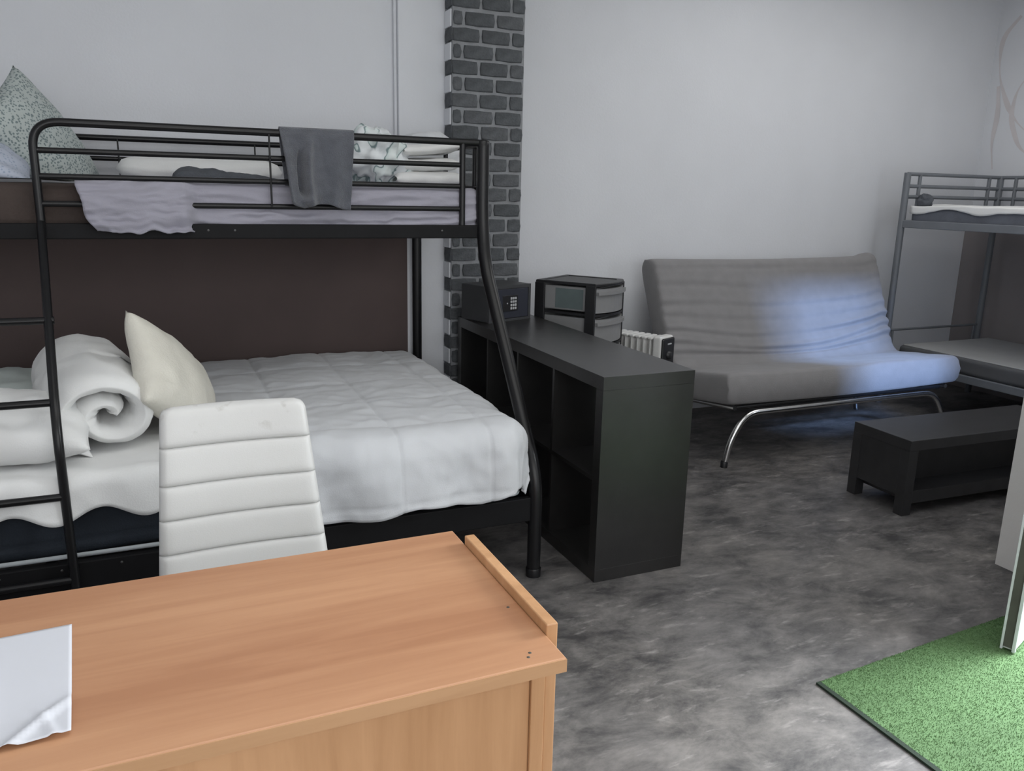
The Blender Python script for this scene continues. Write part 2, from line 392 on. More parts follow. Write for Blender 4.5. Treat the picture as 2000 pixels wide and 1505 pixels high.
# ------------------------------------------------------------------ cloth helpers
def pillow_mb(wd, ht, th, M, pinch=.09, wr=.012, seed=0.0, n=34, sag=0.0, power=.42, zmin=None):
    b = MB()
    def side(sg):
        def fn(u, v):
            a = u * 2 - 1; c = v * 2 - 1
            a = math.copysign(abs(a) ** .85, a); c = math.copysign(abs(c) ** .85, c)
            x = wd / 2 * a * (1 - pinch * (1 - c * c)); y = ht / 2 * c * (1 - pinch * (1 - a * a))
            e = max(0, (1 - a * a) * (1 - c * c)); t = th / 2 * e ** power
            rim = min(1, e * 3.5)
            z = sg * t + wr * rim * fbm(x * 7 + seed, y * 7, sg * 3 + seed) + wr * .9 * rim * (crease(x * 5 + seed, y * 9, sg + seed * 2) - .5) * (1 - .5 * e)
            z -= sag * (a * a)
            q = M @ Vector((x, y, z))
            if zmin is not None and q.z < zmin: q.z = zmin + (q.z - zmin) * .04
            return q
        return fn
    b.grid(side(1), n, n); k = len(b.v)
    b2 = MB().grid(side(-1), n, n); b.add(b2.v, [f[::-1] for f in b2.f], True)
    return b
def weld(o, d=.0004):
    bm = bmesh.new(); bm.from_mesh(o.data); bmesh.ops.remove_doubles(bm, verts=bm.verts[:], dist=d)
    bmesh.ops.recalc_face_normals(bm, faces=bm.faces[:]); bm.to_mesh(o.data); bm.free(); return o
def TR(loc, rx=0, ry=0, rz=0):
    return Matrix.Translation(loc) @ Matrix.Rotation(rz, 4, 'Z') @ Matrix.Rotation(ry, 4, 'Y') @ Matrix.Rotation(rx, 4, 'X')
def frame_mat(origin, ux, uy):
    """matrix whose x axis runs along ux and whose y axis leans towards uy"""
    x = Vector(ux).normalized(); zz = x.cross(Vector(uy)).normalized(); y = zz.cross(x)
    mm = Matrix.Identity(4)
    for i in range(3): mm[i][0] = x[i]; mm[i][1] = y[i]; mm[i][2] = zz[i]; mm[i][3] = origin[i]
    return mm
def drape_mb(x0, x1, y0, y1, top, xin0, xin1, yin0, yin1, r, bumpf, hemf=None, nu=110, nv=90):
    """cloth laid over the box top xin0..xin1 / yin0..yin1 and falling over its sides; x0..y1 is the unrolled extent"""
    def fn(u, v):
        a = x0 + (x1 - x0) * u; b = y0 + (y1 - y0) * v
        if hemf and b < yin0: b = yin0 - (yin0 - b) * hemf(a)
        ex = a - xin1 if a > xin1 else (a - xin0 if a < xin0 else 0)
        ey = b - yin1 if b > yin1 else (b - yin0 if b < yin0 else 0)
        d = (abs(ex) ** 4 + abs(ey) ** 4) ** .25; px, py = min(max(a, xin0), xin1), min(max(b, yin0), yin1); z = top
        nx, ny, nzv = 0.0, 0.0, 1.0
        if d > 1e-6:
            hh = math.hypot(ex, ey); dx, dy = ex / hh, ey / hh; q = d / r
            if q < PI / 2: off = r * math.sin(q); dz = r * (1 - math.cos(q)); nzv = math.cos(q); k = math.sin(q)
            else: off = r + (d - r * PI / 2) * .10; dz = r + (d - r * PI / 2); nzv = .1; k = 1
            px += dx * off; py += dy * off; z -= dz; nx, ny = dx * k, dy * k
        h = bumpf(a, b, d)
        return Vector((px + nx * h, py + ny * h, z + nzv * h))
    return MB().grid(fn, nu, nv)
def solid(o, t):
    md = o.modifiers.new('thickness', 'SOLIDIFY'); md.thickness = t; md.offset = -1; return o

# ------------------------------------------------------------------ black bunk bed
def rod(name, a, b, r, M, parent, **k): return MB().tube([a, b], r, **k).build(name, M, parent)
bx = -.185; bl = -2.22; yr = 1.598; yt = .712; yl = .148
bunk = thing('bunk_bed', 'black metal bunk bed with bent front post, single bunk over a double bed', 'bunk bed', (-1.2, .9, 0))
for x in (bx, bl):
    post = MB().tube(fillet([(x, .142, 0), (x, .142, .395), (x, .672, 1.125), (x, .712, 1.30), (x, .712, 1.612)], .11), .0255, 16)
    p = post.build('post', M_black, bunk, label='bent front post' if x == bx else None)
    MB().lathe([(0, 1.618), (.018, 1.617), (.0262, 1.608), (.0262, 1.59)], (x, .712, 0)).build('post_cap', M_black, p)
    MB().lathe([(.029, .0), (.0295, .03), (.027, .034)], (x, .142, 0)).build('foot_cap', M_black, p)
    MB().tube([(x, yr, 0), (x, yr, 1.612)], .024, 16).build('post', M_black, bunk)
# upper bunk frame
MB().box(bl + .02, bx - .012, yt - .012, yt + .016, 1.232, 1.284, .004).build('side_rail', M_blackmatt, bunk)
MB().box(bl + .02, bx - .012, yr - .016, yr + .014, 1.232, 1.284, .004).build('side_rail', M_blackmatt, bunk)
for x in (bx, bl): MB().box(x - .014, x + .014, yt + .02, yr - .02, 1.234, 1.282, .004).build('end_rail', M_blackmatt, bunk)
MB().box(bl + .02, bx - .02, yl - .014, yl + .014, .226, .319, .004).build('side_rail', M_blackmatt, bunk)
MB().box(bl + .02, bx - .02, yr - .014, yr + .014, .232, .326, .004).build('side_rail', M_blackmatt, bunk)
for x in (bx, bl): MB().box(x - .014, x + .014, yl + .03, yr - .02, .236, .322, .004).build('end_rail', M_blackmatt, bunk)
for i in range(12):
    x = bl + .10 + i * .165
    MB().box(x, x + .03, yt + .016, yr - .018, 1.236, 1.248, .002, 1).build('slat', M_black, bunk)
    MB().box(x, x + .03, yl + .016, yr - .018, .286, .302, .002, 1).build('slat', M_black, bunk)
# front guard rail: hooped top tube and three bars
gx0 = -1.752
MB().tube(fillet([(bx, yt, 1.604), (gx0, yt, 1.607), (gx0, yt, 1.284)], .085, 9), .0135, 14).build('guard_rail', M_black, bunk, label='hooped top tube of the front guard rail')
for zz in (1.517, 1.435, 1.347): rod('guard_bar', (gx0 + .005, yt, zz), (-.285, yt, zz), .0098, M_black, bunk)
rod('guard_upright', (-.272, yt, 1.284), (-.272, yt, 1.602), .0125, M_black, bunk)
rod('guard_upright', (-1.012, yt - .011, 1.347), (-1.012, yt - .011, 1.60), .0035, M_black, bunk, seg=8)
# rear guard rail and end boards
rod('guard_rail', (bl, yr, 1.604), (bx, yr, 1.604), .0125, M_black, bunk)
for zz in (1.519, 1.435): rod('guard_bar', (bl, yr, zz), (bx, yr, zz), .0098, M_black, bunk)
for x in (-1.52, -.955): rod('guard_upright', (x, yr - .01, 1.435), (x, yr - .01, 1.60), .0035, M_black, bunk, seg=8)
for x in (bx, bl):
    rod('end_board_rail', (x, yt, 1.598), (x, yr, 1.598), .0125, M_black, bunk)
    rod('end_board_rail', (x, yt, 1.432), (x, yr, 1.432), .0098, M_black, bunk)
    for y in (.80, 1.16, 1.52): rod('end_board_upright', (x, y, 1.284), (x, y, 1.597), .0105, M_black, bunk)
# ladder
def ladder_path(xt, xb): return fillet([(xt, .70, 1.284), (xt + (xb - xt) * .85, .115, .745), (xb, .115, 0)], .10)
MB().tube(ladder_path(-1.752, -1.704), .0132, 14).build('ladder_rail', M_black, bunk)
MB().tube(ladder_path(-2.14, -2.10), .0132, 14).build('ladder_rail', M_black, bunk)
for yy, zz in ((.40, 1.006), (.182, .80), (.115, .535), (.115, .275)):
    rod('ladder_rung', (-1.715, yy, zz), (-2.11, yy, zz), .0115, M_black, bunk)
for i in range(5):
    x = -1.9 + i * .16
    MB().lathe([(0, 0), (.004, -.0005), (.006, -.003)], (0, 0, 0), 10).build('bolt', M_screw, bunk).matrix_local = Matrix.Translation(Vector((x, yl - .0145, .30)) - bunk.location) @ Matrix.Rotation(PI / 2, 4, 'X')
for x in (-1.235, -1.145, -.36):
    MB().lathe([(0, 0), (.004, -.0005), (.006, -.003)], (0, 0, 0), 10).build('bolt', M_screw, bunk).matrix_local = Matrix.Translation(Vector((x, yt - .0125, 1.262)) - bunk.location) @ Matrix.Rotation(PI / 2, 4, 'X')

# lower double mattress
low = thing('mattress', 'thick navy mattress with pale piping on the lower double bed of the black bunk', 'mattress', (-1.2, .9, .31))
def slab(x0, x1, y0, y1, z0, z1, grooves, amp, rr=.03, seed=0.0, nv=22):
    """mattress: rounded vertical side wall with sewn grooves, plus top and bottom faces"""
    b = MB(); per = []
    def rect(ins):
        P = []; a, c, d, e = x0 + ins, x1 - ins, y0 + ins, y1 - ins; R2 = .05
        for cx, cy, a0 in ((c - R2, e - R2, 0), (a + R2, e - R2, PI / 2), (a + R2, d + R2, PI), (c - R2, d + R2, 1.5 * PI)):
            for k in range(6):
                t = a0 + k / 5 * PI / 2; P.append((cx + R2 * math.cos(t), cy + R2 * math.sin(t)))
        out = []
        for i in range(len(P)):
            p, q = P[i], P[(i + 1) % len(P)]; L = math.hypot(q[0] - p[0], q[1] - p[1]); n = max(1, int(L / .06))
            for k in range(n): out.append((p[0] + (q[0] - p[0]) * k / n, p[1] + (q[1] - p[1]) * k / n))
        return out
    base = rect(0); n = len(base); cx, cy = (x0 + x1) / 2, (y0 + y1) / 2
    vs = []
    for j in range(nv):
        t = j / (nv - 1); zz = z0 + (z1 - z0) * t
        bul = (1 - abs(2 * t - 1) ** 6) * rr - rr; g = -amp * (abs(math.sin(PI * grooves * t)) < .22)
        for x, y in base:
            d = Vector((x - cx, y - cy)); sx = 1 if abs(x - cx) > (x1 - x0) / 2 - .06 else 0; sy = 1 if abs(y - cy) > (y1 - y0) / 2 - .06 else 0
            h = bul + g + .003 * nz(x * 6 + seed, y * 6, zz * 14)
            vs.append((x + h * math.copysign(1, d.x) * sx, y + h * math.copysign(1, d.y) * sy, zz + .004 * nz(x * 3 + seed, y * 3, 2)))
    fs = [(j * n + i, j * n + (i + 1) % n, (j + 1) * n + (i + 1) % n, (j + 1) * n + i) for j in range(nv - 1) for i in range(n)]
    b.add(vs, fs, True); b.add(vs[:n], [tuple(range(n))[::-1]]); b.add(vs[-n:], [tuple(range(n))])
    return b
slab(-2.17, -.235, .168, 1.57, .320, .555, 4, .007).build('mattress_core', M_navy, low)
pp = fillet([(-2.165, .160, .331), (-.235, .160, .331), (-.235, 1.565, .331), (-2.165, 1.565, .331)], .05)
MB().tube(pp, .0075, 8, closed=True).build('piping', M_piping, low, label='pale piping along the bottom edge')
# white under-sheet over the head half
def sb(a, b, d): return .012 + .010 * fbm(a * 4, b * 4) + .012 * (crease(a * 3.2 + b * 2, b * 2.5, 3) - .5) * min(1, d * 6 + .3) + .02 * min(1, d * 5) * math.sin(a * 17 + 1.2 * math.sin(a * 7))
def hem(a): return .62 + .26 * (.5 + .5 * math.cos((a + 1.50) * 2 * PI / .235)) + .08 * nz(a * 5, 3)
solid(weld(drape_mb(-2.12, -1.18, -.01, 1.52, .580, -2.14, -.9, .158, 1.55, .025, sb, hem, 120, 90).build('bed_sheet', M_white)), .004)
tag(bpy.data.objects['bed_sheet'], 'thin white sheet with a scalloped hem hanging over the navy mattress', 'sheet')
# quilted duvet
def qb(a, b, d):
    h = .004 + .012 * fbm(a * 2.0, b * 2.0, 1)
    qa = abs(((a + .05) / .33) % 1 - .5) * 2; qc = abs(((b + .08) / .33) % 1 - .5) * 2
    q = max(qa, qc); h += .005 * (1 - q ** 5) - .004 * max(0, (q - .95) / .05)
    k = min(1, max(0, d - .03) * 6)
    h += k * (.018 * math.sin(a * 15 + 2.5 * nz(a * 3, 1) + b * 5) + .008 * fbm(a * 8, b * 4, 7)) + .006 * (crease(a * 5, b * 7, 5) - .5) + .004 * (crease(a * 11, b * 13, 2) - .5)
    return h
def qhem(a): return 1.0 + .03 * math.sin(a * 13) + .04 * nz(a * 8, 2) - .10 * max(0, min(1, (a + .42) * 6))
dv = drape_mb(-1.30, -.035, -.112, 1.57, .612, -1.4, -.305, .212, 1.62, .10, qb, qhem, 170, 170).build('duvet', M_quilt)
solid(weld(dv), .012); tag(dv, 'pale blue-white quilted duvet covering the foot of the lower double bed', 'duvet')
# lower pillows
def stand(name, M, label, cat, mb, group=None): return tag(weld(mb.build(name, M)), label, cat, group)
stand('pillow', M_white, 'plump white pillow lying flat behind the black ladder, front left of the lower bed', 'pillow',
      pillow_mb(.64, .44, .19, TR((-1.930, .400, .690), .10, .03, -.10), seed=3, wr=.016, zmin=.60))
stand('pillow', M_palegreen, 'flat pale greenish pillow at the back left of the lower bed', 'pillow',
      pillow_mb(.60, .40, .12, TR((-2.09, 1.22, .632), .0, 0, .05), seed=9))
stand('pillow', M_beige, 'translucent beige pillow leaning with one corner up, behind the white chair', 'pillow',
      pillow_mb(.46, .37, .17, frame_mat((-1.385, .56, .745), (.244, .30, -.29), (-.09, .16, .285)), seed=5, pinch=.05, wr=.012, zmin=.60))
# rolled pillow: spiral of thick padding whose end faces the room
def roll_mb():
    b = MB(); c0 = Vector((-1.585, .30, .705)); ax = Vector((-.10, .62, .055)); L = 1.0
    turns = 1.69; ns, nl = 96, 26
    def cpt(s):
        th = 0.0 + s * turns * 2 * PI; rr = .016 + .120 * s ** .85
        return th, rr
    def surf(side):
        def fn(u, v):
            th, rr = cpt(u); e = max(0.0, 1 - abs(2 * v - 1) ** 5) ** .5
            eu = max(0.0, 1 - abs(2 * u - 1) ** 12) ** .5
            t = (.033 * e + .003) * (eu * .9 + .1)
            q = rr + side * t + (.009 * fbm(u * 11, v * 5, side) + .010 * (crease(u * 16, v * 2.2, side + 4) - .5)) * e
            w = 1.12; p = c0 + ax * v
            p = p + Vector((math.cos(th) * q * w, 0, math.sin(th) * q * .92))
            p.y += .02 * (1 - u) * (1 if v < .5 else -1) * 2
            return p
        return fn
    b.grid(surf(1), ns, nl); b2 = MB().grid(surf(-1), ns, nl); b.add(b2.v, [f[::-1] for f in b2.f], True)
    # end strips
    k = len(b.v) // 2
    for j in (0, nl - 1):
        b.f += [(i * nl + j, (i + 1) * nl + j, k + (i + 1) * nl + j, k + i * nl + j) for i in range(ns - 1)]; b.sm += [True] * (ns - 1)
    for i in (0, ns - 1):
        b.f += [(i * nl + j, i * nl + j + 1, k + i * nl + j + 1, k + i * nl + j) for j in range(nl - 1)]; b.sm += [True] * (nl - 1)
    return b
stand('rolled_pillow', M_white, 'white pillow rolled up with its spiral end facing out, left of the white chair', 'pillow', roll_mb())

# ------------------------------------------------------------------ upper bunk bedding
um = thing('mattress', 'thin mattress in a wrinkled dark brown cover on the top bunk of the black bed', 'mattress', (-1.2, 1.15, 1.25))
slab(-2.18, -.215, .742, 1.575, 1.250, 1.412, 5, .004, .02, 3).build('mattress_core', M_brownmat, um)
def sheet_mb():
    """purple-grey sheet: top, then over the front edge; the left part bulges out over the lowest guard bar"""
    def fn(u, v):
        x = -1.64 + (1.64 - .205) * u
        bul = max(0, min(1, (-1.255 - x) / .06)); bul = bul * bul * (3 - 2 * bul)
        if v < .45:
            q = v / .45; y = 1.55 - (1.55 - .742) * q; z = 1.424
            d = 0
        else:
            q = (v - .45) / .55; d = q
            ym = .726 - (.726 - .742) * max(0, 1 - q * 14) ** 2; zm = 1.424 - .174 * q
            yb_, zb = .742 - .060 * min(1, q * 3.2) ** .6, 1.424 - .168 * max(0, q - .08) / .92
            y = ym * (1 - bul) + (yb_ - .006) * bul; z = zm * (1 - bul) + zb * bul
            z += (.012 * nz(x * 9, 2) + .012 * nz(x * 23, 4)) * q
        h = .004 + .006 * fbm(x * 6, v * 8, 4) + .020 * max(-.3, crease(x * 3.0 + v * 5, v * 7 - x * 1.5, 8) - .5) * (.3 + d) + .016 * max(-.2, crease(x * 9 + v * 6, v * 11, 3) - .6) * bul + .005 * (crease(x * 2.2, v * 16, 5) - .5) * d * (1 - bul)
        edge = min(1, u * 12)
        return Vector((x + .02 * nz(v * 6, 1.5) * (1 - edge) + (.06 * d ** 2 * (1 - edge)), y - (h if d else 0) * 1.0 - .004 * bul, z + (h if not d else h * .2)))
    return MB().grid(fn, 150, 60)
tag(solid(weld(sheet_mb().build('bed_sheet', M_sheetp)), .004), 'rumpled purple-grey sheet on the top bunk, hanging over its lowest guard bar', 'sheet')
def end_fold(u, v):
    a = u; y = .735 + .80 * v
    d = a * .18; q = min(d / .05, PI / 2); x = -.235 + .05 * math.sin(q); z = 1.418 - .05 * (1 - math.cos(q)) - max(0, d - .0785)
    h = .006 * fbm(a * 5, y * 7, 2); return Vector((x + h - .012, y, z + h))
tag(stand('cushion', M_speckle, 'pale green speckled square cushion standing on one corner on the top bunk', 'cushion',
      pillow_mb(.51, .38, .18, frame_mat((-1.765, 1.19, 1.525), (.235, .20, -.38), (.09, .28, .21)), seed=2, pinch=.05, wr=.010, zmin=1.428)), 'pale green speckled square cushion standing on one corner on the top bunk', 'cushion')
stand('cushion', M_blueprint, 'bluish printed cushion lying at the far left of the top bunk', 'cushion',
      pillow_mb(.46, .44, .16, TR((-1.995, .95, 1.515), .10, .42, .12), seed=6, pinch=.06, wr=.012, zmin=1.428))
def bolster(c0, c1, r0, rz, seed, nu=40, nv=28):
    a, b = Vector(c0), Vector(c1)
    def fn(u, v):
        e = max(0, 1 - abs(2 * v - 1) ** 7) ** .5; t = 2 * PI * u
        h = 1 + .12 * fbm(v * 4 + seed, math.cos(t) * 1.2, math.sin(t) * 1.2)
        p = a + (b - a) * v; ax = (b - a).normalized(); n = Vector((-ax.y, ax.x, 0))
        return p + n * math.cos(t) * r0 * e * h + Vector((0, 0, 1)) * math.sin(t) * rz * e * h
    return MB().grid(fn, nu, nv, closed_u=True)
stand('rolled_duvet', M_white, 'long white rolled duvet lying along the back of the top bunk', 'duvet', bolster((-1.53, 1.27, 1.475), (-.88, 1.30, 1.475), .085, .052, 1))
def garment(u, v):
    x = -1.34 + .40 * u; y = .80 + .20 * v; e = max(0, 1 - abs(2 * v - 1) ** 4) ** .5 * max(0, 1 - abs(2 * u - 1) ** 8) ** .5
    h = (.052 - .030 * u) * e * (1 + .35 * fbm(u * 4, v * 4, 3)); return Vector((x, y, 1.428 + h))
gm = MB().grid(garment, 44, 26); g2 = MB().grid(lambda u, v: Vector((garment(u, v).x, garment(u, v).y, 1.426)), 44, 26); gm.add(g2.v, [f[::-1] for f in g2.f], True)
stand('garment', M_garment, 'dark grey crumpled garment lying on the purple-grey sheet of the top bunk', 'garment', gm)
# grey towel over the top tube: front panel with a soft pocket where its fold gapes open
def towel(u, v):
    L1, L2 = .262, .21; s = v * (L1 + L2 + .05); x = -.975 + .268 * u
    wv = .007 * math.sin(u * 17 + 1.5) + .005 * fbm(u * 5, v * 5, 2)
    if s < L1:
        q = L1 - s; k = q / L1; y = yt - .0165; z = 1.612 - q
        cu = .25 + .10 * (k - .5) ** 2 * 2 - .07 * k
        gap = math.exp(-((u - cu) / (.034 + .02 * k)) ** 4) * max(0, min(1, (k - .22) * 4)) * max(0, min(1, (.86 - k) * 9))
        rid = math.exp(-((u - cu - .11) / .05) ** 2) * min(1, k * 3)
        lft = max(0, 1 - u / .22) * min(1, k * 3)
        y += -(.046 + wv) * k ** .55 + .044 * gap - .020 * rid - .016 * lft; y = min(y, yt - .0165 - .006 * min(1, k * 8))
        lip = math.exp(-((u - cu - .03) / .08) ** 2) * math.exp(-((k - .92) / .06) ** 2); y -= .030 * lip
        x += (.030 * k) * (1 - 2 * u) - .012 * gap; z -= (.010 * math.sin(u * 7 + 1) - .020 * max(0, .2 - u) * 5 * k) * k
    elif s < L1 + .05:
        t = (s - L1) / .05 * PI; y = yt - .0165 * math.cos(t); z = 1.612 + .0165 * math.sin(t)
    else: q = s - L1 - .05; y = yt + .0165 + (wv + .008) * q / L2; z = 1.612 - q; x += .02 * q / L2 * (1 - 2 * u)
    return Vector((x, y, z))
tw = solid(weld(MB().grid(towel, 80, 80).build('towel', M_towel)), .008); tag(tw, 'grey terry towel hung over the top tube of the black bunk guard rail', 'towel')
# leaf-print duvet cover, folded linen and the big pillow behind
def heap(c, rx, ry, rz, seed, amp=.30, nu=54, nv=36, pw=.6):
    def fn(u, v):
        t = 2 * PI * u; p = PI * (v - .5); cx = math.copysign(abs(math.cos(p)) ** pw, 1)
        d = Vector((math.cos(t) * cx, math.sin(t) * cx, math.sin(p)))
        h = 1 + amp * fbm(d.x * 1.6 + seed, d.y * 1.6, d.z * 1.6) + amp * .5 * (crease(d.x * 2.6 + seed, d.y * 2.2, d.z * 2.6 + 3) - .5)
        return Vector((c[0] + d.x * rx * h, c[1] + d.y * ry * h, max(c[2] - rz * .9, c[2] + d.z * rz * h)))
    return MB().grid(fn, nu, nv, closed_u=True)
stand('duvet_cover', M_leaf, 'crumpled white duvet cover with a teal leaf print, beside the grey towel', 'duvet cover', heap((-.545, 1.00, 1.535), .125, .16, .115, 4))
def folded(x0, x1, y0, y1, z0, z1, seed, lean=0.0):
    """one folded layer of linen: a flattened loop whose folded edge faces the room"""
    b = MB()
    def fn(u, v):
        t = 2 * PI * u; ce, se = math.cos(t), math.sin(t)
        yy = (y0 + y1) / 2 + (y1 - y0) / 2 * math.copysign(abs(ce) ** .55, ce); zz = (z0 + z1) / 2 + (z1 - z0) / 2 * math.copysign(abs(se) ** .8, se)
        e = max(0, 1 - abs(2 * v - 1) ** 10) ** .4; zc = (z0 + z1) / 2
        x = x0 + (x1 - x0) * v
        return Vector((x, yy + .010 * fbm(x * 8 + seed, zz * 9) - .01, zc + (zz - zc) * (.35 + .65 * e) + .008 * fbm(x * 6 + seed, yy * 6, 3) + lean * (v - .5)))
    return b.grid(fn, 36, 30, closed_u=True)
for i, (x0, x1, z0, z1, ln, lb) in enumerate(((-.50, -.215, 1.426, 1.492, 0, 'lowest folded white cloth of the linen pile on the top bunk'),
                                              (-.485, -.225, 1.494, 1.546, .012, 'middle folded white cloth of the linen pile on the top bunk'),
                                              (-.46, -.215, 1.560, 1.605, .022, 'topmost folded white cloth of the linen pile on the top bunk'))):
    stand('folded_linen', (M_white, M_white, M_cream)[0], lb, 'linen', folded(x0, x1, .86 + .015 * i, 1.13, z0, z1, i * 3.1, ln), 'folded linen on the top bunk')
stand('pillow', M_quilt, 'large white pillow standing behind the folded linen at the right end of the top bunk', 'pillow',
      heap((-.235, 1.30, 1.545), .185, .085, .128, 3, .10, 54, 36, .75))

# ------------------------------------------------------------------ black-brown cube shelf unit
sh = thing('shelf_unit', 'black-brown open cube shelving unit, end panel to the room, beside the bunk bed', 'shelf', (.195, .745, 0))
SX, SL, SH = .39, 1.49, .79
MB().box(0, SX, 0, SL, SH - .05, SH, .0008).build('top_panel', M_blackwood, sh)
MB().box(0, SX, 0, SL, 0, .05, .0008).build('bottom_panel', M_blackwood, sh)
MB().box(0, SX, 0, .05, .05, SH - .05).build('end_panel', M_blackwood, sh)
MB().box(0, SX, SL - .05, SL, .05, SH - .05, .0015).build('end_panel', M_blackwood, sh)
for i in range(1, 4):
    y = .05 + (SL - .10) * i / 4
    MB().box(.004, SX - .004, y - .008, y + .008, .05, SH - .05).build('divider', M_blackwood, sh)
for i in range(4):
    y0 = .05 + (SL - .10) * i / 4 + .0085; y1 = .05 + (SL - .10) * (i + 1) / 4 - .0085
    MB().box(.004, SX - .004, y0, y1, .387, .403).build('shelf', M_blackwood, sh)
# small wall-safe on top
sf = thing('safe', 'small charcoal steel safe with a keypad, on the far end of the black shelf', 'safe', (.195, 1.275, .79), .36)
W2, D2, HT = .145, .20, .178
MB().box(-W2, W2, .006, D2, 0, HT, .004).build('body', M_safe, sf, True)
MB().box(-W2, W2, -.004, .006, 0, .012).box(-W2, W2, -.004, .006, HT - .016, HT).box(-W2, -W2 + .016, -.004, .006, .012, HT - .016).box(W2 - .016, W2, -.004, .006, .012, HT - .016).build('front_frame', M_safe, sf, True)
dr = MB().box(-W2 + .018, W2 - .018, -.003, .008, .014, HT - .018, .002).build('door', M_safedoor, sf, True)
MB().box(-.052, .052, -.006, -.002, .048, .128, .002).build('keypad_plate', M_plasticb, dr, True)
for i in range(4):
    for j in range(3):
        x = .004 + j * .015; zz = .112 - i * .0165
        MB().box(x - .0055, x + .0055, -.010, -.005, zz - .006, zz + .006, .0015, 1).build('key', M_key, dr, True)
MB().box(-.026, -.020, -.009, -.005, .086, .092, .001, 1).build('indicator_lamp', M_key, dr, True)
MB().lathe([(0, .014), (.010, .013), (.013, .008), (.013, 0)], (0, 0, 0), 16).build('knob', M_key, dr, True).matrix_local = TR((-.082, -.003, .05), PI / 2)

# ------------------------------------------------------------------ plastic drawer tower
dt = thing('drawer_tower', 'black framed plastic drawer tower with frosted drawers, behind the black shelf', 'drawers', (.645, 1.375, 0), math.atan2(.2, .29))
w2, d2 = .172, .172; top = .978; pit = .156
n = 12
def bow(x): return -d2 - .045 * (1 - (x / w2) ** 2)
poly = [(w2, d2), (-w2, d2)] + [(-w2 + 2 * w2 * i / n, bow(-w2 + 2 * w2 * i / n)) for i in range(n + 1)]
def inset(poly, k): return [(x * k, y * k) for x, y in poly]
tp = MB().prism(poly, top - .014, top - .004)
rim_o, rim_i = poly, inset(poly, .84); nn = len(poly)
tp.add([(x, y, top - .004) for x, y in rim_o] + [(x, y, top) for x, y in inset(poly, .98)] + [(x, y, top) for x, y in rim_i] + [(x, y, top - .008) for x, y in inset(poly, .82)],
       [(a * nn + i, a * nn + (i + 1) % nn, (a + 1) * nn + (i + 1) % nn, (a + 1) * nn + i) for a in range(3) for i in range(nn)])
tp.build('top_frame', M_plasticb, dt, True)
MB().prism(inset(poly, .82), top - .012, top - .0035).build('top_tray', mat('dark_grey_plastic', (.05, .05, .052), .5), dt, True)
k = 0; zt = top - .012
while zt - pit > .02:
    zb = zt - pit
    MB().box(-w2 + .012, w2 - .012, -d2 + .004, d2 - .01, zb + .020, zt - .012, .006).prism([(x * .95, y + .0) for x, y in [(w2, -d2 + .01), (-w2, -d2 + .01)] + [(-w2 + 2 * w2 * i / n, bow(-w2 + 2 * w2 * i / n)) for i in range(n + 1)]], zb + .018, zt - .016).build('drawer', M_drawer, dt, True)
    d = dt.children[-1]
    lipo = [(-w2 * .93 + 2 * w2 * .93 * q / n, bow(-w2 * .93 + 2 * w2 * .93 * q / n)) for q in range(n + 1)]
    MB().prism([(x * 1.03, y - .012) for x, y in lipo] + [(x, y + .004) for x, y in lipo[::-1]], zt - .046, zt - .030).build('drawer_rim', M_drawer, d, True)
    if k == 0: MB().box(-w2 + .0105, -w2 + .0125, -.10, .06, zb + .030, zt - .024, .0005, 1).build('teal_contents', M_teal, d, True, 'teal cloth seen through the frosted drawer side')
    MB().prism([(x * 1.0, y) for x, y in poly], zb, zb + .012).build('shelf_frame', M_plasticb, dt, True)
    zt = zb; k += 1
for sx in (-1, 1):
    MB().box(sx * w2 - .007, sx * w2 + .007, -d2 - .004, -d2 + .052, 0, top - .012, .003).build('leg', M_plasticb, dt, True)
    MB().box(sx * w2 - .007, sx * w2 + .007, d2 - .055, d2 + .002, 0, top - .012, .003).build('leg', M_plasticb, dt, True)

# ------------------------------------------------------------------ oil radiator
ra = thing('oil_radiator', 'white oil-filled radiator with ribbed fins and a black control panel, beside the futon', 'radiator', (1.10, 1.20, 0), math.atan2(.13, .29))
RH = .675
for i in range(9):
    y = .075 + i * .040
    MB().box(-.058, .058, y - .0035, y + .0035, .09, RH - .012, .0032).box(-.014, .014, y - .017, y + .017, .10, RH - .03, .008).box(-.062, .062, y - .015, y + .015, RH - .020, RH - .006, .006).build('fin', M_rad, ra, True)
MB().box(-.066, .066, .0, .055, .07, RH + .004, .014, 3).build('end_cover', M_rad, ra, True)
MB().box(-.060, .060, -.012, .004, RH - .17, RH - .006, .010, 3).build('control_panel', M_plasticb, ra, True)
pnl = ra.children[-1]
MB().box(-.016, .020, -.016, -.010, RH - .042, RH - .034, .002, 1).build('switch', M_key, pnl, True)
MB().lathe([(0, .016), (.020, .015), (.024, 0)], (0, 0, 0), 18).build('thermostat_knob', M_plasticb, pnl, True).matrix_local = TR((0, -.010, RH - .10), PI / 2)
for y in (.07, .40):
    MB().tube([(-.12, y, .03), (.12, y, .03)], .010, 10).box(-.02, .02, y - .01, y + .01, .03, .10).build('foot', M_rad, ra, True)
    for sx in (-1, 1): MB().tube([(sx * .118 - .01, y, .025), (sx * .118 + .01, y, .025)], .025, 16).build('castor', M_plasticb, ra, True)

